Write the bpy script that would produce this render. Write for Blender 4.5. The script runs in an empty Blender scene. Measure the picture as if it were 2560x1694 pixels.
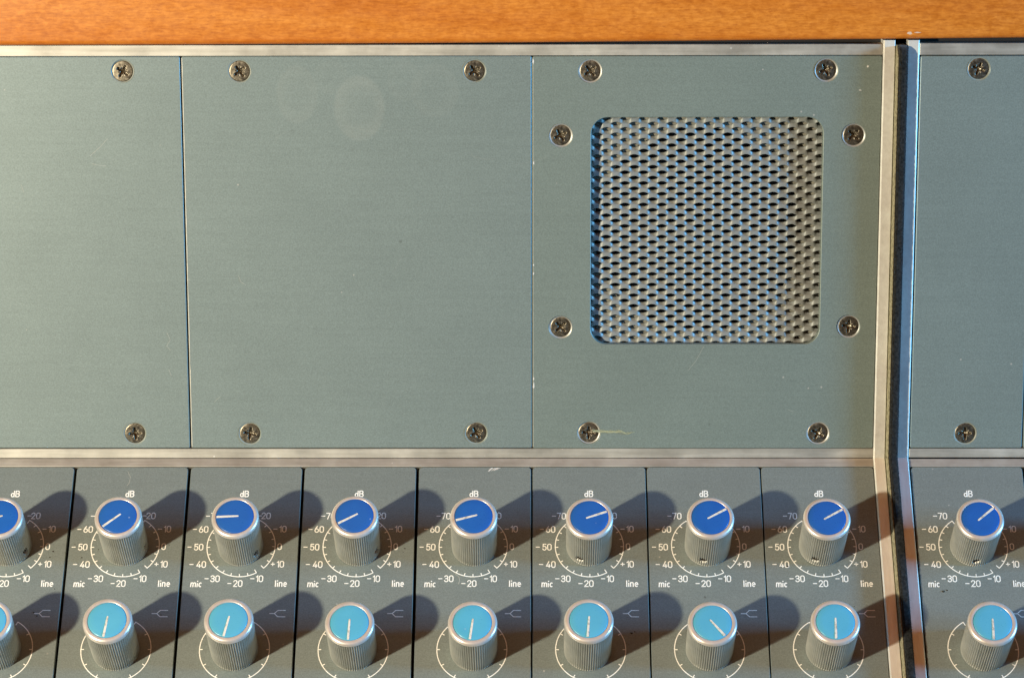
import bpy, bmesh, math, random
from mathutils import Vector, Matrix, noise
random.seed(7)
S = bpy.context.scene
C = S.collection
MM = 0.001
R = math.radians

# ------------------------------------------------------------------ camera
cam_d = bpy.data.cameras.new('camera')
cam = bpy.data.objects.new('camera', cam_d); C.objects.link(cam)
cam.location = (0.00126, -0.53283, 0.64228)
cam.rotation_euler = (R(42.194), R(0.399), R(0.309))
cam_d.sensor_width = 36; cam_d.lens = 95.394
cam_d.clip_start = 0.02; cam_d.clip_end = 50
S.camera = cam

# ------------------------------------------------------------------ world (dim warm room)
W = bpy.data.worlds.new('World'); S.world = W; W.use_nodes = True
wn = W.node_tree.nodes; wl = W.node_tree.links; wn.clear()
wo = wn.new('ShaderNodeOutputWorld'); bg = wn.new('ShaderNodeBackground')
tc = wn.new('ShaderNodeTexCoord'); sx = wn.new('ShaderNodeSeparateXYZ')
wr = wn.new('ShaderNodeValToRGB'); mr = wn.new('ShaderNodeMapRange')
wl.new(tc.outputs['Generated'], sx.inputs[0]); wl.new(sx.outputs['Z'], mr.inputs['Value'])
mr.inputs['From Min'].default_value = -1; mr.inputs['From Max'].default_value = 1
wl.new(mr.outputs[0], wr.inputs[0]); wl.new(wr.outputs[0], bg.inputs['Color']); wl.new(bg.outputs[0], wo.inputs[0])
ce = wr.color_ramp.elements
ce[0].position = 0.45; ce[0].color = (0.02, 0.018, 0.02, 1)
ce[1].position = 1.0; ce[1].color = (0.62, 0.22, 0.06, 1)
for p_, c_ in ((0.72, (0.06, 0.055, 0.06)), (0.85, (0.10, 0.045, 0.025)), (0.95, (0.95, 0.33, 0.10))):
    e_ = ce.new(p_); e_.color = (*c_, 1)
bg.inputs['Strength'].default_value = 0.39

# ------------------------------------------------------------------ lamps
def lamp(name, kind, loc, energy, col, target=None, **kw):
    d = bpy.data.lights.new(name, kind); d.energy = energy; d.color = col
    for k, v in kw.items(): setattr(d, k, v)
    o = bpy.data.objects.new(name, d); C.objects.link(o); o.location = loc
    if target is not None:
        o.rotation_euler = (Vector(target) - Vector(loc)).to_track_quat('-Z', 'Y').to_euler()
    return o
# warm desk lamp at the left, low blue window at the right
lamp('warm_lamp', 'POINT', (-0.724, -0.588, 0.587), 62.0, (1.0, 0.90, 0.71), shadow_soft_size=0.021)
lamp('window_light', 'AREA', (1.35, -0.14, 0.37), 31.0, (0.14, 0.51, 1.0), target=(0.0, 0.03, 0.04),
     shape='RECTANGLE', size=0.30, size_y=0.16)

S.view_settings.view_transform = 'Standard'
S.view_settings.look = 'None'
S.view_settings.exposure = 0.0
S.view_settings.gamma = 1.0
S.view_settings.use_curve_mapping = False
S.render.engine = 'CYCLES'
S.cycles.max_bounces = 8

# ------------------------------------------------------------------ planes of the desk
FB = 53.622          # upper panel slope
FA = 10.0            # lower panel slope
MU = Matrix.Rotation(R(FB), 4, 'X')
ML = Matrix.Rotation(R(FA), 4, 'X')
du = Vector((0, math.cos(R(FB)), math.sin(R(FB)))); nu = Vector((0, -math.sin(R(FB)), math.cos(R(FB))))
dl = Vector((0, -math.cos(R(FA)), -math.sin(R(FA)))); nl = Vector((0, -math.sin(R(FA)), math.cos(R(FA))))

# ------------------------------------------------------------------ materials
def mat(name, base, rough=0.5, metal=0.0, spec=0.5):
    m = bpy.data.materials.new(name); m.use_nodes = True
    b = m.node_tree.nodes['Principled BSDF']
    b.inputs['Base Color'].default_value = (*base, 1); b.inputs['Roughness'].default_value = rough
    b.inputs['Metallic'].default_value = metal; b.inputs['Specular IOR Level'].default_value = spec
    return m
class NT:
    def __init__(s, m):
        s.t = m.node_tree; s.n = s.t.nodes; s.l = s.t.links; s.b = s.n['Principled BSDF']
        s.tc = s.n.new('ShaderNodeTexCoord')
        s.geo = s.n.new('ShaderNodeNewGeometry')
    def coord(s, scale=(1, 1, 1), world=False, loc=(0, 0, 0), rot=(0, 0, 0)):
        mp = s.n.new('ShaderNodeMapping'); mp.inputs['Scale'].default_value = scale
        mp.inputs['Location'].default_value = loc; mp.inputs['Rotation'].default_value = rot
        s.l.new(s.geo.outputs['Position'] if world else s.tc.outputs['Object'], mp.inputs[0])
        return mp.outputs[0]
    def noise(s, co, scale=5, detail=3, rough=0.5, dist=0):
        n = s.n.new('ShaderNodeTexNoise'); n.inputs['Scale'].default_value = scale
        n.inputs['Detail'].default_value = detail; n.inputs['Roughness'].default_value = rough
        n.inputs['Distortion'].default_value = dist
        s.l.new(co, n.inputs['Vector']); return n.outputs['Fac']
    def vor(s, co, scale=5, feature='F1', rnd=1):
        n = s.n.new('ShaderNodeTexVoronoi'); n.inputs['Scale'].default_value = scale; n.feature = feature
        n.inputs['Randomness'].default_value = rnd
        s.l.new(co, n.inputs['Vector']); return n
    def rng(s, v, a, b, c=0, d=1, smooth=False):
        n = s.n.new('ShaderNodeMapRange'); n.inputs['From Min'].default_value = a; n.inputs['From Max'].default_value = b
        n.inputs['To Min'].default_value = c; n.inputs['To Max'].default_value = d
        if smooth: n.interpolation_type = 'SMOOTHSTEP'
        s.l.new(v, n.inputs['Value']); return n.outputs[0]
    def math(s, op, a, b=None):
        n = s.n.new('ShaderNodeMath'); n.operation = op
        for i, v in enumerate((a, b)):
            if v is None: continue
            if isinstance(v, (int, float)): n.inputs[i].default_value = v
            else: s.l.new(v, n.inputs[i])
        return n.outputs[0]
    def mix(s, f, a, b, mode='MIX'):
        n = s.n.new('ShaderNodeMix'); n.data_type = 'RGBA'; n.blend_type = mode
        for key, v in ((0, f), (6, a), (7, b)):
            if isinstance(v, (int, float)): n.inputs[key].default_value = v
            elif isinstance(v, tuple): n.inputs[key].default_value = (*v, 1)
            else: s.l.new(v, n.inputs[key])
        return n.outputs[2]
    def ramp(s, v, stops):
        n = s.n.new('ShaderNodeValToRGB'); e = n.color_ramp.elements
        while len(e) < len(stops): e.new(0.5)
        for i, (p, c) in enumerate(stops): e[i].position = p; e[i].color = (*c, 1)
        s.l.new(v, n.inputs[0]); return n.outputs[0]
    def bump(s, v, strength=0.2, dist=0.0001):
        n = s.n.new('ShaderNodeBump'); n.inputs['Strength'].default_value = strength
        n.inputs['Distance'].default_value = dist
        s.l.new(v, n.inputs['Height']); s.l.new(n.outputs[0], s.b.inputs['Normal'])
    def col(s, v): s.l.new(v, s.b.inputs['Base Color'])
    def rough(s, v): s.l.new(v, s.b.inputs['Roughness'])

def panel_paint(name, base, speck=0.5, dirt=0.0, smudge=False):
    m = mat(name, base, 0.44, 0.30, 0.6); t = NT(m)
    m.node_tree.nodes['Principled BSDF'].inputs['Metallic'].default_value = 0.22
    o = t.coord(world=True)
    fine = t.noise(o, 2600, 2, 0.6)
    mid = t.noise(o, 38, 4, 0.6)
    streak = t.noise(t.coord((30, 900, 900), world=True), 1, 3, 0.6)
    c = t.mix(t.rng(mid, 0.3, 0.7), tuple(x * 0.975 for x in base), tuple(x * 1.025 for x in base))
    c = t.mix(t.rng(fine, 0.3, 0.7), c, tuple(x * 1.02 + 0.004 for x in base), 'MIX') if False else c
    g = t.mix(t.rng(fine, 0.25, 0.75), (0.80, 0.80, 0.80), (1.18, 1.18, 1.18))
    c = t.mix(1.0, c, g, 'MULTIPLY')
    g2 = t.mix(t.rng(streak, 0.3, 0.7), (0.97, 0.97, 0.97), (1.03, 1.03, 1.03))
    c = t.mix(1.0, c, g2, 'MULTIPLY')
    # pale dust specks: a few voronoi cells carry one
    v = t.vor(o, 260)
    vr = t.n.new('ShaderNodeSeparateColor'); t.l.new(v.outputs['Color'], vr.inputs[0])
    keep = t.rng(vr.outputs[0], 1 - 0.11 * speck, 1 - 0.11 * speck + 0.01)
    dot = t.math('MULTIPLY', t.rng(v.outputs['Distance'], 0.055, 0.09, 1, 0), keep)
    c = t.mix(t.math('MULTIPLY', dot, 0.75), c, (0.55, 0.53, 0.46))
    v2 = t.vor(t.coord((1, 1, 1), world=True, loc=(0.31, 0.7, 0.2)), 150)
    vr2 = t.n.new('ShaderNodeSeparateColor'); t.l.new(v2.outputs['Color'], vr2.inputs[0])
    keep2 = t.rng(vr2.outputs[1], 1 - 0.05 * speck, 1 - 0.05 * speck + 0.01)
    blot = t.noise(o, 1500, 2)
    dot2 = t.math('MULTIPLY', t.rng(t.math('ADD', v2.outputs['Distance'], t.math('MULTIPLY', blot, 0.2)), 0.12, 0.18, 1, 0), keep2)
    c = t.mix(t.math('MULTIPLY', dot2, 0.35 + dirt), c, (0.03, 0.028, 0.022))
    # hairline scratches
    rot = 0.5
    for k, (sc, ang, th) in enumerate(((11, 0.5, 0.0013), (8, 1.9, 0.0012))):
        wv = t.n.new('ShaderNodeTexNoise'); wv.inputs['Scale'].default_value = sc; wv.inputs['Detail'].default_value = 1.5
        t.l.new(t.coord((1, 2.2, 1), world=True, rot=(0, 0, ang), loc=(k * 3.1, k, 0)), wv.inputs['Vector'])
        line = t.rng(t.math('ABSOLUTE', t.math('SUBTRACT', wv.outputs['Fac'], 0.5)), 0, th, 1, 0)
        msk = t.rng(t.noise(t.coord(world=True, loc=(k, 2, 5)), 60, 2), 0.60, 0.68)
        c = t.mix(t.math('MULTIPLY', t.math('MULTIPLY', line, msk), 0.10), c, (0.5, 0.5, 0.44))
    r = t.rng(mid, 0.3, 0.7, 0.43, 0.455)
    if smudge:   # dried round finger marks near the top of the middle blank panel
        oo = t.coord()
        for (px, py, rx, ry, a) in ((-70.2, 112, 6, 8.5, .6), (-51.6, 107.8, 7.4, 9.6, 1.0), (-60, 117, 5, 5, .3), (-28.9, 113, 7, 8, .4), (-38, 116, 5, 6, .3)):
            mp = t.n.new('ShaderNodeMapping'); mp.vector_type = 'TEXTURE'
            mp.inputs['Location'].default_value = (px * MM, py * MM, 0); mp.inputs['Scale'].default_value = (rx * MM, ry * MM, 1)
            t.l.new(oo, mp.inputs[0])
            ln = t.n.new('ShaderNodeVectorMath'); ln.operation = 'LENGTH'; t.l.new(mp.outputs[0], ln.inputs[0])
            L_ = ln.outputs['Value']
            ring = t.math('MULTIPLY', t.rng(L_, 0.35, 0.92, 0.40, 1, True), t.rng(L_, 0.93, 1.10, 1, 0, True))
            dn = t.rng(t.noise(oo, 160, 3), 0.25, 0.75, 0.5, 1.0)
            f = t.math('MULTIPLY', t.math('MULTIPLY', ring, dn), 0.10 * a)
            c = t.mix(f, c, (0.62, 0.60, 0.50))
    t.col(c); t.rough(r)
    t.bump(fine, 0.10, 0.00006)
    return m
UPPER = (0.218, 0.270, 0.248)
LOWER = (0.228, 0.266, 0.244)
M_blank = panel_paint('blank_panel_paint', UPPER, 0.35, 0, True)
M_strip = panel_paint('strip_paint', LOWER, 1.0, 0.3)

def alu(name, base, rough, along=0, metal=0.75, blotch=0.16, st=1.0):
    m = mat(name, base, rough, metal, 0.5); t = NT(m)
    sc = [700, 700, 700]; sc[along] = 34
    s_ = t.noise(t.coord(tuple(sc)), 1, 4, 0.65)
    bl = t.noise(t.coord(), 60, 5, 0.62)
    pit = t.vor(t.coord(), 420); pr = t.n.new('ShaderNodeSeparateColor'); t.l.new(pit.outputs['Color'], pr.inputs[0])
    c = t.mix(t.rng(bl, 0.32, 0.68), tuple(x * (1 - blotch) for x in base), tuple(min(1, x * (1 + blotch)) for x in base))
    c = t.mix(1.0, c, t.mix(t.rng(s_, 0.3, 0.7), (1 - .26 * st, 1 - .27 * st, 1 - .30 * st), (1 + .14 * st, 1 + .14 * st, 1 + .14 * st)), 'MULTIPLY')
    d = t.math('MULTIPLY', t.rng(pit.outputs['Distance'], 0.08, 0.16, 1, 0), t.rng(pr.outputs[0], 0.93, 0.94))
    c = t.mix(t.math('MULTIPLY', d, 0.7), c, (0.9, 0.88, 0.8))
    t.col(c); t.rough(t.rng(bl, 0.3, 0.7, rough - 0.06, rough + 0.10))
    t.bump(s_, 0.15, 0.00006)
    return m
M_rail = alu('brushed_aluminium', (0.56, 0.53, 0.45), 0.48, 0, 0.60, 0.18, 0.7)
M_side = alu('satin_aluminium', (1.0, 0.95, 0.84), 0.36, 1, 0.42, 0.06, 0.4)
M_dark = mat('dark_chassis', (0.012, 0.010, 0.009), 0.7)
M_mark = mat('cream_ink', (0.80, 0.76, 0.62), 0.55)
t = NT(M_mark); nz = t.math('SUBTRACT', t.noise(t.coord(world=True), 1800, 3, 0.6), t.math('MULTIPLY', t.rng(t.noise(t.coord(world=True), 110, 2), 0.55, 0.75), 0.14))
t.col(t.mix(t.rng(nz, 0.28, 0.45), (0.82, 0.79, 0.69), (1.0, 0.97, 0.86)))

M_knob = mat('knurled_aluminium', (0.44, 0.43, 0.37), 0.36, 0.55)
t = NT(M_knob); nz = t.noise(t.coord(), 220, 4, 0.6)
t.col(t.mix(t.rng(nz, 0.3, 0.7), (0.45, 0.45, 0.40), (0.60, 0.59, 0.53))); t.rough(t.rng(nz, 0.3, 0.7, 0.34, 0.48))
M_rim = mat('satin_knob_rim', (0.86, 0.76, 0.66), 0.34, 0.5)
t = NT(M_rim); nz = t.noise(t.coord(), 350, 4, 0.6)
t.col(t.mix(t.rng(nz, 0.3, 0.7), (0.78, 0.71, 0.63), (0.88, 0.81, 0.73))); t.rough(t.rng(nz, 0.3, 0.7, 0.27, 0.38))
def capmat(name, a, b):
    m = mat(name, a, 0.30, 0, 0.5); t = NT(m)
    n1 = t.noise(t.coord(world=True), 160, 5, 0.6)
    n2 = t.noise(t.coord(world=True), 1400, 2, 0.6)
    c = t.mix(t.rng(n1, 0.3, 0.7), a, b)
    v = t.vor(t.coord(world=True), 420); vr = t.n.new('ShaderNodeSeparateColor'); t.l.new(v.outputs['Color'], vr.inputs[0])
    d = t.math('MULTIPLY', t.rng(v.outputs['Distance'], 0.07, 0.13, 1, 0), t.rng(vr.outputs[0], 0.94, 0.95))
    c = t.mix(t.math('MULTIPLY', d, 0.4), c, (0.5, 0.6, 0.75))
    oi = t.n.new('ShaderNodeObjectInfo')      # every cap has faded a little differently
    c = t.mix(t.math('MULTIPLY', oi.outputs['Random'], 0.20), c, tuple(x * 0.75 + 0.06 for x in b))
    t.col(c); t.rough(t.rng(n2, 0.3, 0.7, 0.26, 0.4)); t.bump(n2, 0.06, 0.00005)
    return m
M_royal = capmat('royal_blue_plastic', (0.007, 0.108, 0.41), (0.010, 0.128, 0.45))
M_cyan = capmat('sky_blue_plastic', (0.085, 0.42, 0.60), (0.10, 0.46, 0.64))
M_line = mat('pointer_paint', (0.80, 0.74, 0.62), 0.5)
t = NT(M_line); nz = t.noise(t.coord(world=True), 900, 3)
t.col(t.mix(t.rng(nz, 0.32, 0.5), (0.45, 0.42, 0.34), (0.84, 0.78, 0.66)))
M_grub_shade = mat('set_screw_hole_shade', (0.035, 0.027, 0.017), 0.6, 0.2)  # near-black colour stands in for the shade inside the set-screw hole

M_screw = mat('aged_screw_steel', (0.26, 0.22, 0.16), 0.34, 0.9)
t = NT(M_screw); nz = t.noise(t.coord(), 900, 4, 0.65)
t.col(t.mix(t.rng(nz, 0.3, 0.7), (0.13, 0.11, 0.08), (0.34, 0.30, 0.22))); t.rough(t.rng(nz, 0.3, 0.7, 0.26, 0.5))
t.bump(nz, 0.15, 0.0001)
M_csk = mat('bare_countersink', (0.42, 0.42, 0.38), 0.45, 0.4)
M_csk_p = mat('painted_countersink', (0.26, 0.29, 0.25), 0.45)

M_mesh = mat('grille_paint', (0.31, 0.30, 0.27), 0.50, 0.20, 0.5)
t = NT(M_mesh); nz = t.noise(t.coord(), 500, 4, 0.65)
t.col(t.mix(t.rng(nz, 0.3, 0.7), (0.225, 0.24, 0.222), (0.31, 0.325, 0.30)))
M_baffle = mat('baffle_board', (0.24, 0.22, 0.17), 0.8)
t = NT(M_baffle); nz = t.noise(t.coord(), 400, 4, 0.65)
t.col(t.mix(t.rng(nz, 0.3, 0.7), (0.17, 0.16, 0.12), (0.30, 0.28, 0.21)))
M_cone = mat('paper_cone', (0.018, 0.016, 0.014), 0.85)

M_felt = mat('black_felt', (0.022, 0.023, 0.022), 0.95, 0, 0.1)
t = NT(M_felt); nz = t.noise(t.coord(), 1300, 4, 0.7)
t.col(t.mix(t.rng(nz, 0.35, 0.68), (0.004, 0.005, 0.005), (0.034, 0.036, 0.036)))
t.b.inputs['Sheen Weight'].default_value = 0.15; t.b.inputs['Sheen Roughness'].default_value = 0.5
M_fuzz = mat('grey_fuzz', (0.20, 0.195, 0.16), 0.9, 0, 0.2)
M_thread = mat('yellow_thread', (0.46, 0.47, 0.29), 0.8)

M_wood = mat('varnished_wood', (0.5, 0.2, 0.04), 0.36, 0, 0.5)
t = NT(M_wood)
fig = t.noise(t.coord((1, 1.25, 1)), 520, 3, 0.6, 0.5)
fig2 = t.noise(t.coord((1, 2.4, 1)), 130, 4, 0.6, 0.8)
grain = t.noise(t.coord((9, 150, 90)), 1.0, 6, 0.65, 1.2)
band = t.noise(t.coord((2.6, 30, 16)), 1.0, 4, 0.5, 2.2)
pore = t.noise(t.coord((260, 1500, 500)), 1.0, 3, 0.6)
c = t.ramp(t.rng(band, 0.28, 0.74), [(0.0, (0.60, 0.172, 0.015)), (0.35, (0.66, 0.207, 0.021)), (0.7, (0.71, 0.238, 0.027)), (1.0, (0.75, 0.268, 0.036))])
c = t.mix(t.math('MULTIPLY', t.rng(grain, 0.52, 0.72), 0.38), c, (0.50, 0.13, 0.009))
c = t.mix(1.0, c, t.mix(t.rng(fig, 0.3, 0.7), (0.86, 0.80, 0.68), (1.10, 1.16, 1.30)), 'MULTIPLY')
c = t.mix(1.0, c, t.mix(t.rng(fig2, 0.3, 0.7), (0.93, 0.88, 0.82), (1.05, 1.08, 1.12)), 'MULTIPLY')
c = t.mix(1.0, c, t.mix(t.rng(pore, 0.32, 0.6), (0.84, 0.78, 0.70), (1.05, 1.07, 1.09)), 'MULTIPLY')
fleck = t.noise(t.coord((420, 2600, 900)), 1.0, 2, 0.5)
c = t.mix(t.math('MULTIPLY', t.rng(fleck, 0.62, 0.70), 0.45), c, (0.38, 0.085, 0.008))
# darker, redder tone along the lower edge of the board
sy = t.n.new('ShaderNodeSeparateXYZ'); t.l.new(t.tc.outputs['Object'], sy.inputs[0])
edge = t.math('ADD', t.math('SUBTRACT', sy.outputs['Y'], t.math('MULTIPLY', sy.outputs['X'], 0.0055)), t.math('MULTIPLY', fig2, 0.0022))
c = t.mix(t.rng(edge, 0.1285, 0.1312, 0.55, 0.0, True), c, (0.52, 0.125, 0.010))
t.col(c); t.rough(t.rng(fig2, 0.3, 0.7, 0.34, 0.46)); t.bump(pore, 0.08, 0.0002)
t.b.inputs['Specular IOR Level'].default_value = 0.5

# ------------------------------------------------------------------ mesh helpers (units: millimetres in, metres out)
def link(name, me, m=None, parent=None, smooth=False, loc=None, rotz=0):
    if m is not None:
        me.materials.clear(); me.materials.append(m)
    if smooth: me.polygons.foreach_set('use_smooth', [True] * len(me.polygons)); me.update()
    o = bpy.data.objects.new(name, me); C.objects.link(o)
    if parent is not None: o.parent = parent
    if loc: o.location = [v * MM for v in loc]
    o.rotation_euler = (0, 0, rotz)
    return o
def mesh(name, vs, fs, scale=MM):
    me = bpy.data.meshes.new(name); me.from_pydata([(x * scale, y * scale, z * scale) for x, y, z in vs], [], fs)
    me.update(); return me
def tag(o, label=None, cat=None, group=None, kind=None):
    if label: o['label'] = label
    if cat: o['category'] = cat
    if group: o['group'] = group
    if kind: o['kind'] = kind
    return o
def thing(name, label, cat, M, origin=(0, 0, 0), group=None):
    o = bpy.data.objects.new(name, None); C.objects.link(o)
    o.empty_display_size = 0.01
    o.matrix_world = M @ Matrix.Translation(Vector(origin) * MM)
    return tag(o, label, cat, group)
def box_vf(x0, x1, y0, y1, z0, z1):
    vs = [(x, y, z) for z in (z0, z1) for y in (y0, y1) for x in (x0, x1)]
    return vs, [(0, 2, 3, 1), (4, 5, 7, 6), (0, 1, 5, 4), (2, 6, 7, 3), (0, 4, 6, 2), (1, 3, 7, 5)]
def box(name, x0, x1, y0, y1, z0, z1, m, parent, bev=0.0, seg=2):
    vs, fs = box_vf(x0, x1, y0, y1, z0, z1); me = mesh(name, vs, fs)
    if bev:
        bm = bmesh.new(); bm.from_mesh(me)
        bmesh.ops.bevel(bm, geom=bm.edges[:], offset=bev * MM, segments=seg, profile=0.5, affect='EDGES')
        bm.to_mesh(me); bm.free()
    return link(name, me, m, parent)
def rrect(x0, x1, y0, y1, r, seg=8):
    rs = r if isinstance(r, (list, tuple)) else [r] * 4   # bl, br, tr, tl
    pts = []
    for (cx, cy, a0), rr in zip(((x0, y0, 180), (x1, y0, 270), (x1, y1, 0), (x0, y1, 90)), rs):
        sx_ = 1 if cx == x0 else -1; sy_ = 1 if cy == y0 else -1
        if rr <= 0: pts.append((cx, cy)); continue
        ox, oy = cx + sx_ * rr, cy + sy_ * rr
        for i in range(seg + 1):
            a = R(a0 + 90 * i / seg); pts.append((ox + rr * math.cos(a), oy + rr * math.sin(a)))
    return pts
def circle(cx, cy, r, n=48): return [(cx + r * math.cos(2 * math.pi * i / n), cy + r * math.sin(2 * math.pi * i / n)) for i in range(n)]
def plate_mesh(name, loops, z0, z1, bev=0.12):
    """flat plate with holes: first loop is the outline; z1 is the top face"""
    cu = bpy.data.curves.new(name, 'CURVE'); cu.dimensions = '2D'; cu.fill_mode = 'BOTH'
    for lp in loops:
        sp = cu.splines.new('POLY'); sp.points.add(len(lp) - 1)
        for p, (x, y) in zip(sp.points, lp): p.co = (x * MM, y * MM, 0, 1)
        sp.use_cyclic_u = True
    cu.extrude = ((z1 - z0) / 2 - bev) * MM; cu.bevel_depth = bev * MM; cu.bevel_resolution = 1; cu.offset = -bev * MM
    o = bpy.data.objects.new(name, cu); C.objects.link(o)
    dg = bpy.context.evaluated_depsgraph_get()
    me = bpy.data.meshes.new_from_object(o.evaluated_get(dg)); me.name = name
    C.objects.unlink(o); bpy.data.objects.remove(o); bpy.data.curves.remove(cu)
    me.transform(Matrix.Translation((0, 0, (z0 + z1) / 2 * MM))); me.materials.clear(); me.update()
    return me

# bars that follow both planes (bent at the fold)
def fold_pt(s, h):
    """s > 0 up the upper panel, s < 0 down the lower one, h above the panel faces; mm"""
    mit = (nu + nl) / (1 + nu.dot(nl)) * h
    tu = (mit.dot(du)); tl = -(mit.dot(dl))
    if s >= 0:
        p = du * s + nu * h
        return p if s >= tu else mit
    p = dl * (-s) + nl * h
    return p if (-s) >= mit.dot(dl) else mit
def bent_bar(name, prof, stations, m, parent, hscale=None, jitter=0, smooth=False):
    n = len(prof); vs = []; fs = []
    for s in stations:
        for (x, h) in prof:
            hh = h; xx = x
            if hscale: xx, hh = hscale(s, x, h)
            if s == 0: q = (nu + nl) / (1 + nu.dot(nl)) * hh
            else:
                q = du * s + nu * hh if s > 0 else dl * (-s) + nl * hh
            vs.append((xx, q.y, q.z))
    for i in range(len(stations) - 1):
        for j in range(n):
            a = i * n + j; b_ = i * n + (j + 1) % n
            fs.append((a, b_, b_ + n, a + n))
    fs.append(tuple(range(n))[::-1]); fs.append(tuple(range((len(stations) - 1) * n, len(stations) * n)))
    me = mesh(name, vs, fs)
    bm = bmesh.new(); bm.from_mesh(me); bmesh.ops.recalc_face_normals(bm, faces=bm.faces[:]); bm.to_mesh(me); bm.free()
    return link(name, me, m, parent, smooth)
def stations(u, v, near=(3.0, 1.5, 0.7, 0.0, -0.7, -1.5, -3.0)): return [u] + list(near) + [-v]

# ================================================================== large structure: frames
SU, SV = 127.9, 104.0
def bezel_prof(x0, x1, top, c0, c1, low=-6.0):
    return [(x0, low), (x1, low), (x1, top - c1), (x1 - c1, top), (x0 + c0, top), (x0, top - c0)]
# the left console section
FL = thing('console_frame', 'pale aluminium frame around the three left panels and eight knob strips', 'metal frame', Matrix.Identity(4),
           group='aluminium frames of the console sections')
bent_bar('side_rail', bezel_prof(104.75, 108.25, 0.5, 0.42, 0.12), stations(SU, SV), M_side, FL)
def flat_rail(name, M, x0, x1, y0, y1, z1, parent, m=M_rail):
    vs, fs = box_vf(x0, x1, y0, y1, -5, z1)
    me = mesh(name, vs, fs)
    bm = bmesh.new(); bm.from_mesh(me)
    es = [e for e in bm.edges if all(v.co.z > 0 for v in e.verts)]
    bmesh.ops.bevel(bm, geom=es, offset=0.14 * MM, segments=2, profile=0.5, affect='EDGES')
    bm.to_mesh(me); bm.free(); me.transform(M)
    return link(name, me, m, parent)
flat_rail('top_rail', MU, -215, 104.72, 123.46, 126.75, 0.12, FL)
flat_rail('fold_rail', MU, -215, 104.72, 0.10, 3.05, 0.12, FL)
flat_rail('fold_rail', ML, -215, 104.72, -2.95, -0.05, 0.12, FL)
def chassis(x0, x1, parent):
    prof = [(127.9, -6.2), (0, -6.2)]
    pts = []
    for h in (-6.2, -40):
        mit = (nu + nl) / (1 + nu.dot(nl)) * h
        pts.append([du * 150 + nu * h, mit, dl * SV + nl * h])
    vs = []; 
    for x in (x0, x1):
        for row in pts:
            for q in row: vs.append((x, q.y, q.z))
    fs = [(0, 1, 7, 6), (1, 2, 8, 7), (3, 9, 10, 4), (4, 10, 11, 5), (0, 6, 9, 3), (2, 5, 11, 8), (0, 3, 4, 1), (1, 4, 5, 2), (6, 7, 10, 9), (7, 8, 11, 10)]
    return link('chassis', mesh('chassis', vs, fs), M_dark, parent)
chassis(-215, 108.2, FL)
# the right console section
FR = thing('console_frame', 'aluminium frame of the right console section, blue-tinted side rail beside the felt', 'metal frame', Matrix.Identity(4),
           group='aluminium frames of the console sections')
bent_bar('side_rail', bezel_prof(112.1, 115.5, 0.5, 0.12, 0.30), stations(SU, SV), M_side, FR)
flat_rail('top_rail', MU, 115.6, 215, 123.46, 126.95, 0.12, FR)
flat_rail('fold_rail', MU, 115.75, 215, 0.22, 3.0, 0.10, FR)
flat_rail('fold_rail', ML, 115.65, 215, -3.0, -0.22, 0.10, FR)
chassis(112.2, 215, FR)

# felt strip squeezed between the two sections, standing proud of both rails
FELT_H = 3.9
prof0 = [(109.0, -6), (112.0, -6), (112.02, 0.0), (112.0, 0.9), (111.9, 2.4), (111.75, 3.55), (111.5, FELT_H), (111.0, FELT_H + .05), (110.5, FELT_H + .05),
         (110.0, FELT_H + .03), (109.5, FELT_H), (109.3, 3.6), (109.2, 2.8), (109.15, 1.5), (109.05, 0.5), (109.0, 0.0)]
def felt_shape(s, x, h):
    if s > 0:
        e = (126.4 - s) / 3.4
        if e < 1: 
            e = max(0.0, e); k = math.sqrt(max(0.0, 1 - (1 - e) ** 2)); h = h if h < 0.2 else 0.2 + (h - 0.2) * k
    if h > 0.3:
        h += 0.16 * noise.noise(Vector((x * 1.6, s * 1.3, 3.1))) + 0.10 * noise.noise(Vector((x * 5, s * 4, 9)))
        x += 0.10 * noise.noise(Vector((h * 2, s * 1.9, 7.7)))
    return x, h
st = []
s_ = 126.4
while s_ > 0.3: st.append(round(s_, 3)); s_ -= 0.34
st.append(0.0)
s_ = -0.34
while s_ > -SV: st.append(round(s_, 3)); s_ -= 0.34
felt = bent_bar('felt_strip', prof0, st, M_felt, None, felt_shape, smooth=True)
tag(felt, 'fuzzy black felt strip pressed between the two aluminium side rails', 'felt strip')
M_side_strip = mat('olive_side_strip', (0.34, 0.31, 0.17), 0.9)  # olive strip along the left side of the felt
t = NT(M_side_strip); nz = t.noise(t.coord(), 900, 3, 0.6)
t.col(t.mix(t.rng(nz, 0.35, 0.6), (0.17, 0.155, 0.09), (0.34, 0.31, 0.19)))
def side_strip_shape(s, x, h):
    if s > 123 and h > 0: h = h * max(0.05, min(1, (126.3 - s) / 3.3))
    if h > 1: h += 0.22 * noise.noise(Vector((1, s * 1.5, 2))); x += 0.12 * noise.noise(Vector((5, s * 2.3, 2)))
    return x, h
bent_bar('side_strip', [(108.42, -5), (108.98, -5), (109.14, 3.0), (108.85, 3.25), (108.66, 2.8), (108.45, 0.6)], st, M_side_strip, felt, side_strip_shape, smooth=True)
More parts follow.
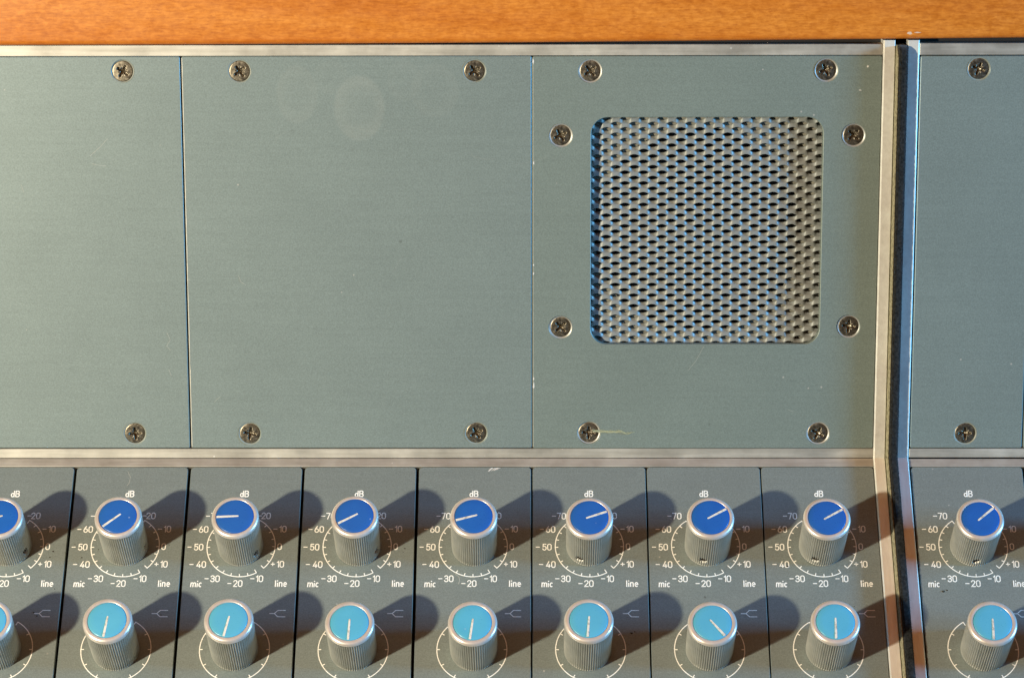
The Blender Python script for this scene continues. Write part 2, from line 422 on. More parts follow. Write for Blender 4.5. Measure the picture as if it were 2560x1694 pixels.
# stray fibres along the felt
vs = []; fs = []
for i in range(2600):
    s = random.uniform(-100, 125.8)
    side = random.random()
    if side < 0.42: x = 109.15 + random.gauss(0, 0.12); h = random.uniform(1.2, 3.8); dx = random.uniform(-0.55, 0.05); dh = random.uniform(-0.1, 0.35)
    elif side < 0.8: x = random.uniform(109.2, 111.8); h = FELT_H - .05; dx = random.uniform(-0.5, 0.5); dh = random.uniform(0.05, 0.35)
    else: x = 111.9; h = random.uniform(2.0, 3.8); dx = random.uniform(0.05, 0.6); dh = random.uniform(-0.1, 0.3)
    ds = random.uniform(-0.7, 0.7)
    def PP(ss, hh): return du * ss + nu * hh if ss > 0 else dl * (-ss) + nl * hh
    if abs(s) < 2: continue
    if s > 123.5: h = max(0.3, h - 1.6)
    a = PP(s, h); b_ = PP(s + ds, h + dh); w = 0.035; k = len(vs)
    vs += [(x, a.y, a.z), (x + w, a.y + w, a.z), (x + dx, b_.y, b_.z)]; fs.append((k, k + 1, k + 2))
link('fibres', mesh('fibres', vs, fs), M_fuzz, felt)

# wooden rail above
WD = thing('wood_rail', 'orange varnished wooden board running above the metal panels', 'wood board', MU)
prof = [(-18, 0.9), (-18, -0.2)]
def wood_board():
    vs = []; fs = []
    sec = [(0.0, -16), (0.0, 0.2)]
    for i in range(7):
        a = R(180 - 90 * i / 6); sec.append((1.6 + 1.6 * math.cos(a), 0.3 + 1.6 * math.sin(a)))
    sec += [(60, 1.9), (62, -0.5), (62, -16)]
    xs = [-230, -158, -103.4, -50, 0.2, 50, 103.5, 146, 230]
    ed = [126.75, 126.87, 126.96, 127.2, 127.45, 127.85, 128.27, 128.63, 129.3]
    n = len(sec)
    for x, e in zip(xs, ed):
        for (y, z) in sec: vs.append((x, e + y, z))
    for i in range(len(xs) - 1):
        for j in range(n):
            a = i * n + j; b_ = i * n + (j + 1) % n; fs.append((a, a + n, b_ + n, b_))
    fs.append(tuple(range(n))); fs.append(tuple(range((len(xs) - 1) * n, len(xs) * n))[::-1])
    me = mesh('board', vs, fs)
    bm = bmesh.new(); bm.from_mesh(me); bmesh.ops.recalc_face_normals(bm, faces=bm.faces[:]); bm.to_mesh(me); bm.free()
    for p in me.polygons: p.use_smooth = len(p.vertices) == 4 and abs(p.normal.x) < 0.5
    return me
wb = link('board', wood_board(), M_wood, WD)
M_chip = mat('rubbed_varnish', (0.72, 0.52, 0.36), 0.5)
# rubbed pale mark on the wood edge above the felt
for (cx, cy, rx, ry) in ((112.2, 130.1, 0.75, 0.42), (114.6, 130.3, 1.1, 0.16)):
    vs = []; fs = []; k = 0; n = 14
    for i in range(n):
        a = 2 * math.pi * i / n; q = 1 + 0.25 * random.uniform(-1, 1)
        vs.append((cx + rx * q * math.cos(a), cy + ry * q * math.sin(a), 1.93))
    fs.append(tuple(range(k, k + n)))
    link('worn_mark', mesh('worn_mark', vs, fs), M_chip, WD)

class Ink:
    def __init__(s): s.v = []; s.f = []; s.z = 0.03
    def stroke(s, pts, w, closed=False):
        s.z = 0.03 + (s.z - 0.03 + 0.004) % 0.03
        P = [Vector(p) for p in pts]; n = len(P); k = len(s.v)
        for i in range(n):
            a = P[(i - 1) % n] if (closed or i > 0) else None; b_ = P[(i + 1) % n] if (closed or i < n - 1) else None
            d1 = (P[i] - a).normalized() if a is not None and (P[i] - a).length > 1e-9 else None
            d2 = (b_ - P[i]).normalized() if b_ is not None and (b_ - P[i]).length > 1e-9 else None
            d1 = d1 or d2; d2 = d2 or d1
            t_ = (d1 + d2); t_ = t_.normalized() if t_.length > 1e-6 else d1
            nrm = Vector((-t_.y, t_.x)); k_ = 1 / max(0.45, nrm.dot(Vector((-d1.y, d1.x))))
            ext = Vector((0, 0))
            if not closed and i == 0: ext = -d1 * w * 0.35
            if not closed and i == n - 1: ext = d2 * w * 0.35
            for sg in (1, -1):
                q = P[i] + ext + nrm * (sg * w / 2 * k_); s.v.append((q.x, q.y, s.z))
        for i in range(n if closed else n - 1):
            a = k + 2 * i; b_ = k + 2 * ((i + 1) % n); s.f.append((a, a + 1, b_ + 1, b_))
    def text(s, txt, right, base, h, w, gap=.25, wscale=1.0, italic=0):
        hh = h - w; x = right - w / 2
        for ch in reversed(txt):
            gw, strokes = GL[ch]; gw *= wscale * hh
            x -= gw
            for pts, cl in strokes: s.stroke([(x + px * wscale * hh + italic * py * hh, base + w / 2 + py * hh) for px, py in pts], w, cl)
            x -= gap + w
    def mesh(s, name): return mesh(name, s.v, s.f)
# ================================================================== screws
def screw_mesh():
    rr = [0, .15, .3, .45, .6, .75, .9, 1.05, 1.2, 1.35, 1.5, 1.65, 1.8, 1.95, 2.1, 2.4, 2.8, 3.05]
    n = 96; vs = []; fs = []
    def hz(x, y):
        d = 0.0; r = math.hypot(x, y)
        for ang in (0, 90):
            a = R(ang); u = abs(x * math.cos(a) + y * math.sin(a)); w = abs(-x * math.sin(a) + y * math.cos(a))
            if u < 1.95:
                hw = 0.50 - 0.08 * u
                t_ = min(1, max(0, (hw - w) / 0.16)); e = min(1, (1.95 - u) / 0.22)
                d = max(d, t_ * e * (0.95 + 0.55 * max(0, 1 - u / 1.0)))
        for ang in (45, 135):
            a = R(ang); u = abs(x * math.cos(a) + y * math.sin(a)); w = abs(-x * math.sin(a) + y * math.cos(a))
            if u < 1.25: d = max(d, min(1, max(0, (0.16 - w) / 0.12)) * 0.22)
        d = max(d, 1.5 * max(0, 1 - r / 0.75))
        return -d
    vs.append((0, 0, hz(0, 0) - 0.15))
    for r in rr[1:]:
        for i in range(n):
            a = 2 * math.pi * i / n; x, y = r * math.cos(a), r * math.sin(a)
            z = hz(x, y) if r < 2.3 else 0
            z += 0.10 * (1 - (r / 3.05) ** 2) - 0.15
            vs.append((x, y, z))
    for i in range(n): vs.append((3.16 * math.cos(2 * math.pi * i / n), 3.16 * math.sin(2 * math.pi * i / n), -0.28))
    for i in range(n): vs.append((1.9 * math.cos(2 * math.pi * i / n), 1.9 * math.sin(2 * math.pi * i / n), -1.9))
    for i in range(n): fs.append((0, 1 + i, 1 + (i + 1) % n))
    for j in range(len(rr)):
        for i in range(n):
            a = 1 + j * n + i; b_ = 1 + j * n + (i + 1) % n; fs.append((a, a + n, b_ + n, b_))
    return mesh('screw', vs, fs)
SCREW = screw_mesh(); SCREW.polygons.foreach_set('use_smooth', [True] * len(SCREW.polygons)); SCREW.materials.append(M_screw)
def csk_mesh(name, m):
    n = 64; vs = []; fs = []
    for r, z in ((3.52, 0.012), (3.40, 0.02), (1.95, -1.75)):
        for i in range(n): vs.append((r * math.cos(2 * math.pi * i / n), r * math.sin(2 * math.pi * i / n), z))
    for j in range(2):
        for i in range(n):
            a = j * n + i; b_ = j * n + (i + 1) % n; fs.append((a, b_, b_ + n, a + n))
    me = mesh(name, vs, fs); me.polygons.foreach_set('use_smooth', [True] * len(fs)); me.materials.append(m); return me
CSK_B = csk_mesh('countersink', M_csk); CSK_P = csk_mesh('countersink', M_csk_p)
def add_screw(parent, x, y, bare=False, sink=0.05, off=(0, 0)):
    o = bpy.data.objects.new('screw', SCREW); C.objects.link(o); o.parent = parent
    o.location = ((x + off[0]) * MM, (y + off[1]) * MM, -sink * MM)
    o.rotation_euler = (random.uniform(-0.03, 0.03), random.uniform(-0.03, 0.03), random.uniform(0, math.pi / 2))
    k = bpy.data.objects.new('countersink', CSK_B if bare else CSK_P); C.objects.link(k); k.parent = o
    k.matrix_parent_inverse = Matrix.Identity(4)
    k.location = (-off[0] * MM, -off[1] * MM, sink * MM)
    return o

# ================================================================== upper panels
PZ = 3.0
def blank(name, label, x0, x1, screws, y0=3.25, y1=123.38, group=None, bare=False):
    t_ = thing(name, label, 'panel', MU, group=group)
    loops = [rrect(x0, x1, y0, y1, 0.5, 3)] + [circle(x, y, 3.3) for x, y in screws]
    link('faceplate', plate_mesh('faceplate', loops, -PZ, 0, 0.26), M_blank, t_)
    for x, y in screws: add_screw(t_, x, y, bare, off=(random.uniform(-.1, .1), random.uniform(-.1, .1)))
    return t_
G = 'blank grey-green panels of the upper row'
BP = []
BP.append(blank('blank_panel', 'blank grey-green panel cut off by the left edge, left of the tall black seam', -213, -105.0,
      [(-122.18, 119.02), (-121.89, 7.94), (-192.5, 119.0), (-192.2, 7.9)], group=G))
BP.append(blank('blank_panel', 'wide blank panel with four corner screws and smudges near its top, beside the speaker panel', -104.55, 0.05,
      [(-87.28, 118.97), (-17.02, 118.99), (-86.57, 7.92), (-17.06, 8.03)], group=G))
blank('narrow_panel', 'narrow dark grey-green panel right of the felt strip with one screw at top and bottom', 115.95, 150.15,
      [(133.32, 119.27), (132.75, 7.84)], y0=3.2, y1=123.2)
blank('narrow_panel', 'sliver of a panel at the far right edge, right of the narrow panel', 150.5, 185.0,
      [(168.3, 119.27), (167.75, 7.84)], y0=3.2, y1=123.2)
# speaker panel
SP = thing('speaker_panel', 'grey-green panel with eight screws around a rounded square speaker grille', 'speaker panel', MU)
sc = [(17.55, 118.81), (87.9, 118.96), (8.8, 99.5), (96.45, 99.52), (8.74, 40.98), (96.19, 41.18), (17.52, 8.02), (87.67, 7.86)]
GX0, GX1, GY0, GY1 = 17.95, 87.4, 35.7, 104.95
M_spk = panel_paint('speaker_panel_paint', (0.214, 0.262, 0.228), 0.7, 0, False)
link('faceplate', plate_mesh('faceplate', [rrect(0.30, 104.6, 3.1, 123.3, 0.6, 3), rrect(GX0, GX1, GY0, GY1, 5.0, 10)] + [circle(x, y, 3.42) for x, y in sc], -PZ, 0, 0.22), M_spk, SP)
for x, y in sc: add_screw(SP, x, y, True, 0.12, off=(random.uniform(-.15, .15), random.uniform(0, .15)))
# expanded metal mesh: slit strips joined at bonds
def grille_mesh():
    p, q = 5.6, 1.638; x0_, y0_ = 42.21, 102.71; D_, hh, aw = 0.88, 0.60, 1.55
    nx = 15 * 16; xa = 10.0; xs = [xa + 5.6 * i / 16 for i in range(nx + 1)]
    i0 = -48; i1 = 7
    vs = []; fs = []; idx = {}
    def hx(i): return x0_ + (p / 2 if i % 2 else 0)
    def lens(i, x):
        d = (x - hx(i)) / p; d = (d - round(d)) * p
        return max(0.0, 1 - (d / aw) ** 2) ** 0.9
    def vert(key, x, y, z):
        if key in idx: return idx[key]
        dn = 0.05 * noise.noise(Vector((x * .35, y * .35, 1)))
        # small dents where the mesh has been knocked
        for (bx, by, br, bd) in ((77.5, 47.5, 2.6, -.55), (67.0, 103.0, 2.2, -.5), (84.2, 60, 1.3, -.4), (80.5, 45.0, 1.5, .45)):
            dn += bd * math.exp(-((x - bx) ** 2 + (y - by) ** 2) / br ** 2)
        idx[key] = len(vs); vs.append((x + 0.04 * noise.noise(Vector((x, y, 4))), y, z + dn - 3.35)); return idx[key]
    NW = 6
    for i in range(i0, i1):
        yl, yu = y0_ + q * i, y0_ + q * (i + 1)
        cols = []
        for kx, x in enumerate(xs):
            ll, lu = lens(i, x), lens(i + 1, x)
            ya, yb = yl + hh * ll, yu - hh * lu
            row = []
            for w_ in range(NW + 1):
                w = w_ / NW
                d = (x - hx(i + 1)) / p; d = abs((d - round(d)) * p)      # distance to the slit above = bond below
                P_ = min(1, max(0, (1.62 - d) / 1.10)); P_ = P_ * P_ * (3 - 2 * P_)
                z = 0.45 - D_ * (w ** 0.85) * P_ + 0.16 * (1 - w) * ll - 0.10 * w * (1 - P_) * 0
                y = ya + (yb - ya) * w
                key = ('m', i, kx, w_)
                if w_ == 0 and ll <= 0: key = ('e', i, kx)
                if w_ == NW and lu <= 0: key = ('e', i + 1, kx)
                row.append(vert(key, x, y, z))
            cols.append(row)
        for kx in range(nx):
            for w_ in range(NW):
                fs.append((cols[kx][w_], cols[kx + 1][w_], cols[kx + 1][w_ + 1], cols[kx][w_ + 1]))
    return mesh('speaker_grille', vs, fs)
gm = link('speaker_grille', grille_mesh(), M_mesh, SP, True)
so = gm.modifiers.new('thickness', 'SOLIDIFY'); so.thickness = 0.28 * MM; so.offset = -1
link('baffle', plate_mesh('baffle', [rrect(12, 93, 30, 110, 2, 3), circle(50.3, 70.0, 31.5, 96)], -6.1, -4.9, 0.1), M_baffle, SP)
vs = []; fs = []; n = 64
for r, z in ((36, -6.2), (31.5, -7.5), (26, -12), (18, -19), (12, -24), (9, -23.5), (5, -21), (0.01, -20)):
    for i in range(n): vs.append((50.3 + r * math.cos(2 * math.pi * i / n), 70 + r * math.sin(2 * math.pi * i / n), z))
for j in range(7):
    for i in range(n): a = j * n + i; b_ = j * n + (i + 1) % n; fs.append((a, b_, b_ + n, a + n))
link('speaker_cone', mesh('speaker_cone', vs, fs), M_cone, SP, True)

# paint chips on the seam between the middle panel and the speaker panel
M_bare = mat('bare_metal_chip', (0.85, 0.83, 0.75), 0.4, 0.2)
def blob(cx, cy, rx, ry, z, n=9, jit=0.35):
    pts = []
    for i in range(n):
        a = 2 * math.pi * i / n; q = 1 + jit * random.uniform(-1, 1)
        pts.append((cx + rx * q * math.cos(a), cy + ry * q * math.sin(a), z))
    return pts
def blobs(name, lst, z, m, parent):
    for b_ in lst:
        pts = blob(*b_, z); link(name, mesh(name, pts, [tuple(range(len(pts)))]), m, parent)
blobs('paint_chip', [(0.62, 91.2, 0.20, 0.5), (0.60, 22.8, 0.25, 0.9), (0.60, 25.0, 0.2, 0.45), (0.60, 57.5, 0.18, 0.45), (0.55, 121.8, 0.22, 0.8),
                     (100.3, 120.1, 0.28, 0.38), (98.2, 113.0, 0.38, 0.14), (0.55, 60.2, .15, .3)], 0.02, M_bare, SP)

# bare metal showing where the paint has worn off the panel edges, and hair scratches
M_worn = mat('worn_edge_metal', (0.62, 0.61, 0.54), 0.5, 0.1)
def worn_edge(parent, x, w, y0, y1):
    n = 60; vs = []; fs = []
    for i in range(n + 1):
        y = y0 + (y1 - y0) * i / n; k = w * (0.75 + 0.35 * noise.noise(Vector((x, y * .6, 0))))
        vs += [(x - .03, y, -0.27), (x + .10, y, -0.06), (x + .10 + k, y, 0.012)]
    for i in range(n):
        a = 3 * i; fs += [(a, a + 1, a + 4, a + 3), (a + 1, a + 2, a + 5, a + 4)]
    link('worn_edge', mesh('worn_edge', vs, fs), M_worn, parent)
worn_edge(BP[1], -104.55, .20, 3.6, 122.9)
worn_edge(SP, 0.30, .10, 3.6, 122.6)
M_scr = mat('hair_scratch', (0.46, 0.48, 0.42), 0.5)
def scratch(parent, pts, w=.08):
    k = Ink(); k.z = 0.016; k.stroke(pts, w); link('scratch', k.mesh('scratch'), M_scr, parent)
# yellow thread caught in the lower left screw of the speaker panel
cu = bpy.data.curves.new('thread', 'CURVE'); cu.dimensions = '3D'; cu.bevel_depth = 0.045 * MM; cu.bevel_resolution = 1
for k in range(11):
    sp = cu.splines.new('POLY'); L_ = random.uniform(7.5, 12.3) if k > 1 else 13.0; N = 26
    sp.points.add(N - 1); yo = random.uniform(-0.45, 0.45); ph = random.uniform(0, 6)
    for i in range(N):
        f = i / (N - 1); x = 18.6 + L_ * f
        env = (1 - 0.55 * f) if L_ < 12 else 1
        y = 8.75 - 0.045 * (x - 18.6) + yo * env + 0.16 * math.sin(x * 2.3 + ph) + (0.3 * math.sin((x - 26) * 1.5) if x > 26 else 0)
        z = 0.16 + 0.12 * abs(math.sin(x * 1.1 + ph)) 
        sp.points[i].co = (x * MM, y * MM, z * MM, 1)
o = bpy.data.objects.new('thread', cu); C.objects.link(o)
dg = bpy.context.evaluated_depsgraph_get(); tm = bpy.data.meshes.new_from_object(o.evaluated_get(dg))
C.objects.unlink(o); bpy.data.objects.remove(o)
th = link('thread', tm, M_thread, None); th.matrix_world = MU
tag(th, 'frayed yellow-green thread caught under a screw below the speaker grille', 'thread')

# ================================================================== lettering (monoline strokes)
def arc(cx, cy, rx, ry, a0, a1, n=10):
    return [(cx + rx * math.cos(R(a0 + (a1 - a0) * i / n)), cy + ry * math.sin(R(a0 + (a1 - a0) * i / n))) for i in range(n + 1)]
# glyph: (width, [(points, closed)]) for cap height 1
GL = {
 '0': (.50, [(arc(.25, .75, .25, .25, 0, 180) + arc(.25, .25, .25, .25, 180, 360), True)]),
 '1': (.20, [([(0, .80), (.10, .86), (.20, 1.0), (.20, 0)], False)]),
 '2': (.48, [(arc(.24, .74, .24, .26, 170, -20, 12) + [(.0, .02), (.0, 0), (.50, 0)], False)]),
 '3': (.48, [(arc(.23, .76, .23, .24, 165, -75, 10) + [(.14, .52)] , False), (arc(.23, .27, .25, .27, 80, -165, 12), False)]),
 '4': (.52, [([(.54, .24), (.0, .24), (.34, 1.0)], False), ([(.38, .52), (.38, 0)], False)]),
 '5': (.48, [([(.46, 1.0), (.07, 1.0), (.04, .56)] + arc(.23, .32, .25, .32, 120, -160, 14), False)]),
 '6': (.50, [(arc(.25, .30, .25, .30, 0, 360, 18)[:-1], True), ([(.04, .46), (.14, .74), (.32, 1.0)], False)]),
 '7': (.48, [([(0, 1.0), (.48, 1.0), (.40, .74), (.18, 0)], False)]),
 'd': (.46, [([(.44, 1.0), (.44, 0)], False), (arc(.22, .30, .20, .30, 0, 360, 16)[:-1], True)]),
 'B': (.50, [([(0, 0), (0, 1.0), (.28, 1.0)] + arc(.28, .77, .20, .23, 90, -90, 8)[1:] + [(.05, .54)], False),
             ([(.28, .54)] + arc(.28, .27, .23, .27, 90, -90, 8)[1:] + [(.05, 0)], False)]),
 'm': (.74, [([(0, .70), (0, 0)], False), ([(0, .5)] + arc(.18, .52, .18, .18, 150, 0, 6) + [(.36, 0)], False), ([(.37, .5)] + arc(.56, .52, .18, .18, 150, 0, 6) + [(.74, 0)], False)]),
 'i': (.04, [([(.02, .60), (.02, 0)], False), ([(.02, .94), (.02, 1.0)], False)]),
 'c': (.38, [(arc(.21, .35, .20, .34, 55, 305, 12), False)]),
 'l': (.04, [([(.02, 1.0), (.02, 0)], False)]),
 'n': (.38, [([(0, .70), (0, 0)], False), ([(0, .5)] + arc(.19, .50, .19, .20, 150, 0, 7) + [(.38, 0)], False)]),
 'e': (.42, [([(.05, .37), (.41, .37)] + arc(.21, .35, .20, .34, 10, 305, 14), False)]),
}
V1, V2 = -30.452, -64.72      # dial centres (local y)
PRINT = []                    # (name, mesh) of every printed mark on a strip
def pr(name, k): me = k.mesh(name); me.materials.append(M_mark); PRINT.append((name, me))
def lab(txt, right, base, dash, plus=False):
    k = Ink(); k.text(txt, right, V1 - base, 2.28, .31, .13, 1.08)
    y = V1 - base + 1.14
    if dash is not None: k.stroke([(dash + .08, y), (dash + 1.12, y)], .29)
    if plus: k.stroke([(dash + .58, y - .52), (dash + .58, y + .52)], .27)
    pr('scale_number', k)
lab('20', 8.42, -9.26, 4.46); lab('10', 13.44, -4.72, 9.46); lab('10', 13.27, 7.20, 9.29, True); lab('0', 12.3, 1.25, None)
lab('10', 7.24, 12.07, 3.38); lab('20', 1.13, 13.67, -3.40); lab('30', -5.76, 12.07, -10.32); lab('40', -10.18, 7.28, -15.18)
lab('50', -11.36, 1.42, -16.15); lab('60', -10.22, -4.62, -14.92); lab('70', -6.97, -9.16, -11.24)
def ring(cy, r, a0, a1, step, w=.30, tl=.82):
    k = Ink(); n = max(8, int(abs(a1 - a0) / 3)); k.stroke(arc(0, cy, r, r, a0, a1, n), w)
    a = a0
    while (a1 - a) * (1 if step > 0 else -1) > -0.01:
        c, s_ = math.cos(R(a)), math.sin(R(a)); L_ = tl * (1.35 if a in (a0,) or abs(a - a1) < .1 else 1)
        k.stroke([((r - .02) * c, cy + (r - .02) * s_), ((r - L_) * c, cy + (r - L_) * s_)], w); a += step
    pr('dial_scale', k)
ring(V1, 10.28, 123.2, 299.6, 14.7); ring(V1, 10.28, 59.3, -45.7, -15.0); ring(V2, 10.32, 60, -240, -30)
k = Ink(); y = -52.95
k.stroke([(9.75, y), (11.15, y), (12.2, y + 1.05), (14.4, y + 1.05)], .24); k.stroke([(11.2, y - .02), (12.2, y - 1.05), (14.4, y - 1.05)], .24)
pr('splitter_symbol', k)
for args in (('dB', 1.38, -13.60, 2.3, .34, .13, 1.05, 0), ('mic', -11.05, V1 - 13.78, 2.2, .35, .13, 1.0, .06), ('line', 14.5, V1 - 13.68, 2.25, .35, .17, 1.08, 0)):
    k = Ink(); k.text(*args); pr('printed_word', k)

# ================================================================== knobs
def knob_body(H, Rk):
    NR = 64; n = NR * 6; vs = []; fs = []
    zs = [0.0, .35, .8] + [1.3 + .22 * i for i in range(18)] + [6.5, 8.5, 10.5, 12.5, 14.5, H - 1.75, H - 1.35]
    zh = 3.0
    for z in zs:
        for i in range(n):
            a = 2 * math.pi * i / n; ph = i % 6
            d = (0.0, 0.01, 0.14, 0.42, 0.42, 0.14)[ph]
            if z < .3 or z >= H - 1.4: d = 0.02
            r = Rk - .12 - d + 0.10 * (z / H)
            dx = a if a < math.pi else a - 2 * math.pi
            dd = math.hypot(dx * Rk, z - zh)
            if dd < 1.35: r -= 2.4 * min(1, (1.35 - dd) / .20)
            vs.append((r * math.cos(a), r * math.sin(a), z))
    m_ = len(zs)
    for j in range(m_ - 1):
        for i in range(n):
            a = j * n + i; b_ = j * n + (i + 1) % n; fs.append((a, b_, b_ + n, a + n))
    me = mesh('knob', vs, fs); return me
def rim_mesh(H, Rk):
    n = 96; vs = []; fs = []
    pr = [(Rk - .16, H - 1.42), (Rk + .02, H - 1.28), (Rk + .05, H - 1.0), (Rk - .02, H - .65), (Rk - .22, H - .30), (Rk - .52, H - .09), (Rk - .85, H), (5.78, H), (5.66, H - .07), (5.62, H - .55), (0.01, H - .55)]
    for r, z in pr:
        for i in range(n): vs.append((r * math.cos(2 * math.pi * i / n), r * math.sin(2 * math.pi * i / n), z))
    for j in range(len(pr) - 1):
        for i in range(n): a = j * n + i; b_ = j * n + (i + 1) % n; fs.append((a, b_, b_ + n, a + n))
    return mesh('rim', vs, fs)
def cap_mesh(H, Rc=5.56):
    """plastic disc with a moulded groove for the pointer (groove along +x)"""
    vs = []; fs = []; n = 72
    pr = [(Rc, H - .5), (Rc, H - .04), (Rc - .08, H + .07), (Rc - .30, H + .14), (3.6, H + .19), (1.8, H + .21), (0.01, H + .22)]
    for r, z in pr:
        for i in range(n): vs.append((r * math.cos(2 * math.pi * i / n), r * math.sin(2 * math.pi * i / n), z))
    for j in range(len(pr) - 1):
        for i in range(n): a = j * n + i; b_ = j * n + (i + 1) % n; fs.append((a, b_, b_ + n, a + n))
    return mesh('cap', vs, fs)
def pointer_mesh(H, w=.68):
    pts = []; L0, L1 = -1.15, 5.42; n = 10; top = []; 
    for i in range(n + 1): a = R(90 + 180 * i / n); top.append((L0 + w / 2 + w / 2 * math.cos(a), w / 2 * math.sin(a) * .8))
    top += [(1.5, -w / 2 * .95), (L1 - .2, -w / 2 * 1.05), (L1, -w / 2 * .9), (L1, w / 2 * .9), (L1 - .2, w / 2 * 1.05), (1.5, w / 2 * .95)]
    vs = []; m_ = len(top)
    for x, y in top: vs.append((x, y, H + .10))
    for x, y in top:
        vs.append((x * .995, y * .93, H + .27))
    fs = [tuple(range(m_, 2 * m_))] + [(i, (i + 1) % m_, m_ + (i + 1) % m_, m_ + i) for i in range(m_)]
    return mesh('pointer', vs, fs)
def grub_mesh():  # disc just inside the hole, painted dark as the hole's shade
    n = 20; vs = []; fs = []
    for r, x in ((1.28, 5.9), (1.15, 6.12), (.55, 6.05), (.45, 5.6), (0.01, 5.5)):
        for i in range(n): vs.append((x, r * math.cos(2 * math.pi * i / n), 3.0 + r * math.sin(2 * math.pi * i / n)))
    for j in range(4):
        for i in range(n): a = j * n + i; b_ = j * n + (i + 1) % n; fs.append((a, b_, b_ + n, a + n))
    return mesh('shaded_set_screw', vs, fs)
HK = 18.4
def finish(me, m, smooth=True):
    bm = bmesh.new(); bm.from_mesh(me); bmesh.ops.recalc_face_normals(bm, faces=bm.faces[:]); bm.to_mesh(me); bm.free()
    me.materials.append(m)
    if smooth: me.polygons.foreach_set('use_smooth', [True] * len(me.polygons))
    return me
K1 = finish(knob_body(HK, 6.98), M_knob); K1r = finish(rim_mesh(HK, 6.98), M_rim)
K2 = finish(knob_body(HK, 7.14), M_knob); K2r = finish(rim_mesh(HK, 7.14), M_rim)
CAP1 = finish(cap_mesh(HK), M_royal); CAP2 = finish(cap_mesh(HK), M_cyan)
PT = finish(pointer_mesh(HK), M_line, False); GR = finish(grub_mesh(), M_grub_shade)
def add_knob(parent, x, y, H, row, ptr, hole, tilt=(0, 0)):
    zs = H / HK
    o = bpy.data.objects.new('knob', K1 if row == 1 else K2); C.objects.link(o); o.parent = parent
    o.location = (x * MM, y * MM, 0.15 * MM); o.scale = (1, 1, zs); o.rotation_euler = (R(random.uniform(-.5, .5)), R(random.uniform(-.5, .5)), R(hole))
    for nm, me, rz in (('rim', K1r if row == 1 else K2r, 0), ('cap', CAP1 if row == 1 else CAP2, 0), ('pointer', PT, ptr - hole), ('shaded_set_screw', GR, 0)):
        c = bpy.data.objects.new(nm, me); C.objects.link(c); c.parent = o; c.rotation_euler = (0, 0, R(rz))
    return o

# ================================================================== channel strips
GS = 'knob strips of the lower row'
PTR1 = [197, 220, 182.6, 209.5, 195.5, 20, 30, 30.6, 41, 35]
PTR2 = [265, 263.6, 258.6, 267.7, 262.7, 265.7, 309.3, 268.3, 268.3, 265]
HOLE = [-30, -12, -38, -28, 60, 244, 256, 248, 272, 250]
H1 = [18.4, 18.48, 18.43, 18.97, 18.78, 17.86, 18.32, 17.67, 17.46, 18]
H2 = [19.0, 19.55, 19.51, 17.92, 17.91, 19.15, 17.4, 18.54, 18.12, 18.3]
DX1 = [0, .14, -.13, .31, .36, -.16, .47, -.20, -.2, 0]; DX2 = [0, -.03, -.02, .05, .6, -.9, -.04, .24, .3, 0]
LAB = ['leftmost knob strip, cut off by the left edge, its two knobs half in view',
       'knob strip whose dark blue knob points steeply down left, second strip from the left edge',
       'knob strip whose dark blue knob points straight left, third strip from the left edge',
       'knob strip whose dark blue knob points down left, fourth strip from the left edge',
       'knob strip with white scratch marks at its top edge, fifth from the left edge',
       'knob strip below the yellow thread, its light blue knob pointing straight down',
       'knob strip whose light blue knob points down right, unlike all the others',
       'knob strip just left of the metal side rail and felt, light blue knob pointing down',
       'knob strip right of the felt strip, below the narrow panel',
       'knob strip at the far right edge, right of the last knobs']
def strip(k):
    if k < 8:
        gap = (.85, .85, .90, .82, .90, .50, .46, .40, .9)
        x0 = 35 * (k - 5) + gap[k] / 2; x1 = 35 * (k - 4) - gap[k + 1] / 2; dc = 35 * (k - 5) + 17.354
    elif k == 8: x0, x1, dc = 116.05, 150.05, 132.78
    else: x0, x1, dc = 151.05, 185.05, 167.78
    t_ = thing('channel_strip', LAB[k], 'knob strip', ML, (dc, 0, 0), GS)
    lp = [rrect(x0 - dc, x1 - dc, -102, -3.12, [.3, .3, 1.1, 1.1], 5)]
    fp = link('faceplate', plate_mesh('faceplate', lp, -2.2, 0, 0.14), M_strip, t_)
    for nm, me in PRINT:
        o = bpy.data.objects.new(nm, me); C.objects.link(o); o.parent = fp
    add_knob(t_, DX1[k], V1, H1[k], 1, PTR1[k], HOLE[k])
    add_knob(t_, DX2[k], V2, H2[k], 2, PTR2[k], 90)
    return t_
ST = [strip(k) for k in range(9)]
# sliver beyond the right edge (only its shadow gap and corner come into view)
ST.append(strip(9))

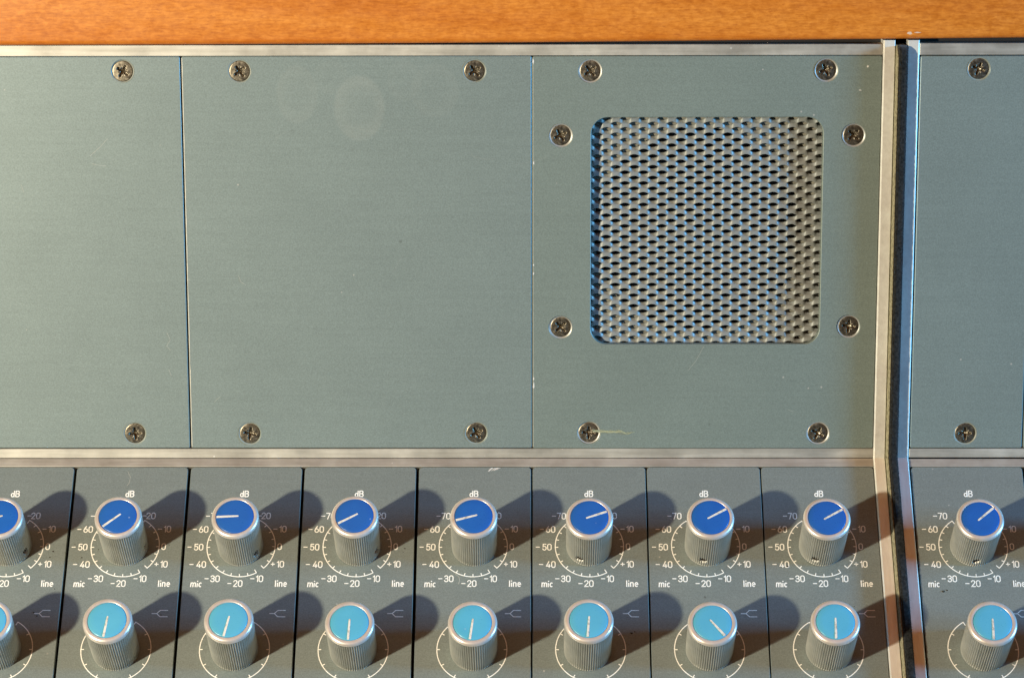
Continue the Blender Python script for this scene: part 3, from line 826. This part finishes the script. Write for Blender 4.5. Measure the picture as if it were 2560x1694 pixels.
# scratch at the top of the fifth strip, chips and grit lying on the strips
kx = Ink(); kx.z = 0.02
for i in range(7):
    x = 4.3 + i * .45 + random.uniform(-.1, .1); kx.stroke([(x, -4.6 + .1 * i), (x + .5, -3.9 + .05 * i), (x + 1.0, -3.45)], random.uniform(.10, .25))
link('scratch', kx.mesh('scratch'), M_bare, ST[4])
M_grit = mat('grit', (0.04, 0.033, 0.02), 0.9)
def grit(k, lst):
    for (x, y, r) in lst:
        vs = []; fs = []; b0 = 0; n = 7
        for i in range(n):
            a = 2 * math.pi * i / n; q = r * random.uniform(.6, 1.3); vs.append((x + q * math.cos(a), y + q * .8 * math.sin(a), 0.01))
        vs.append((x, y, r * .7))
        for i in range(n): fs.append((b0 + i, b0 + (i + 1) % n, b0 + n))
        link('grit', mesh('grit', vs, fs), M_grit, ST[k])
grit(1, [(-11.9, -31.9, .22), (-8.0, -31.6, .2), (-12.8, -34.3, .25), (13.2, -30.0, .22), (-15.2, -29.9, .18), (12.5, -53.4, .22), (11, -46.4, .15)])
grit(0, [(13.4, -32.2, .3), (12.6, -34.2, .22), (9.6, -52.6, .25), (10.6, -53.8, .25), (17.0 - 2, -44.8, .2)])
grit(3, [(14.4, -31.2, .25), (14.0, -32.4, .15)]); grit(6, [(-11.5, -45, .15)])
grit(5, [(12.2, -59.3, .4), (13.1, -58.9, .2)]); grit(7, [(-10.7, -37.2, .4), (8.4, -50.6, .2)]); grit(8, [(-10.2, -45.6, .5), (-9, -45.2, .3)])
grit(2, [(11.5, -29.8, .14), (-3, -49, .12)])
M_lint = mat('pale_lint', (0.62, 0.6, 0.5), 0.8)
kl = Ink(); kl.stroke([(-1.2, -4.8), (-.3, -6.6), (-.5, -8.6), (-1.1, -9.6)], .07)
link('lint', kl.mesh('lint'), M_lint, ST[1])
kl = Ink(); kl.stroke([(-5.2, -39.9), (-4.2, -40.6), (-3.9, -42.0), (-4.3, -43.2)], .09)
link('lint', kl.mesh('lint'), M_lint, ST[4])

scratch(BP[0], [(-132.8, 93.5), (-129.5, 96.4), (-127.4, 98.7)], .10)
scratch(BP[0], [(-132.3, 91.2), (-130.2, 90.7), (-128.1, 90.5)])
scratch(BP[0], [(-153.8, 84.9), (-153.2, 82.6)])
scratch(BP[0], [(-111.2, 39.5), (-110.2, 37.2), (-111.3, 35.2), (-110.2, 33.9)])
scratch(BP[0], [(-110.9, 27.9), (-110.1, 26.0)])
scratch(BP[1], [(-88.9, 57.0), (-88.2, 55.0), (-86.8, 54.1)])
scratch(BP[1], [(-97.2, 17.8), (-95.4, 19.4)])
scratch(SP, [(47.8, 27.6), (50.1, 30.6), (52.4, 35.0)])
scratch(SP, [(78.5, 15.3), (80.0, 14.6)])
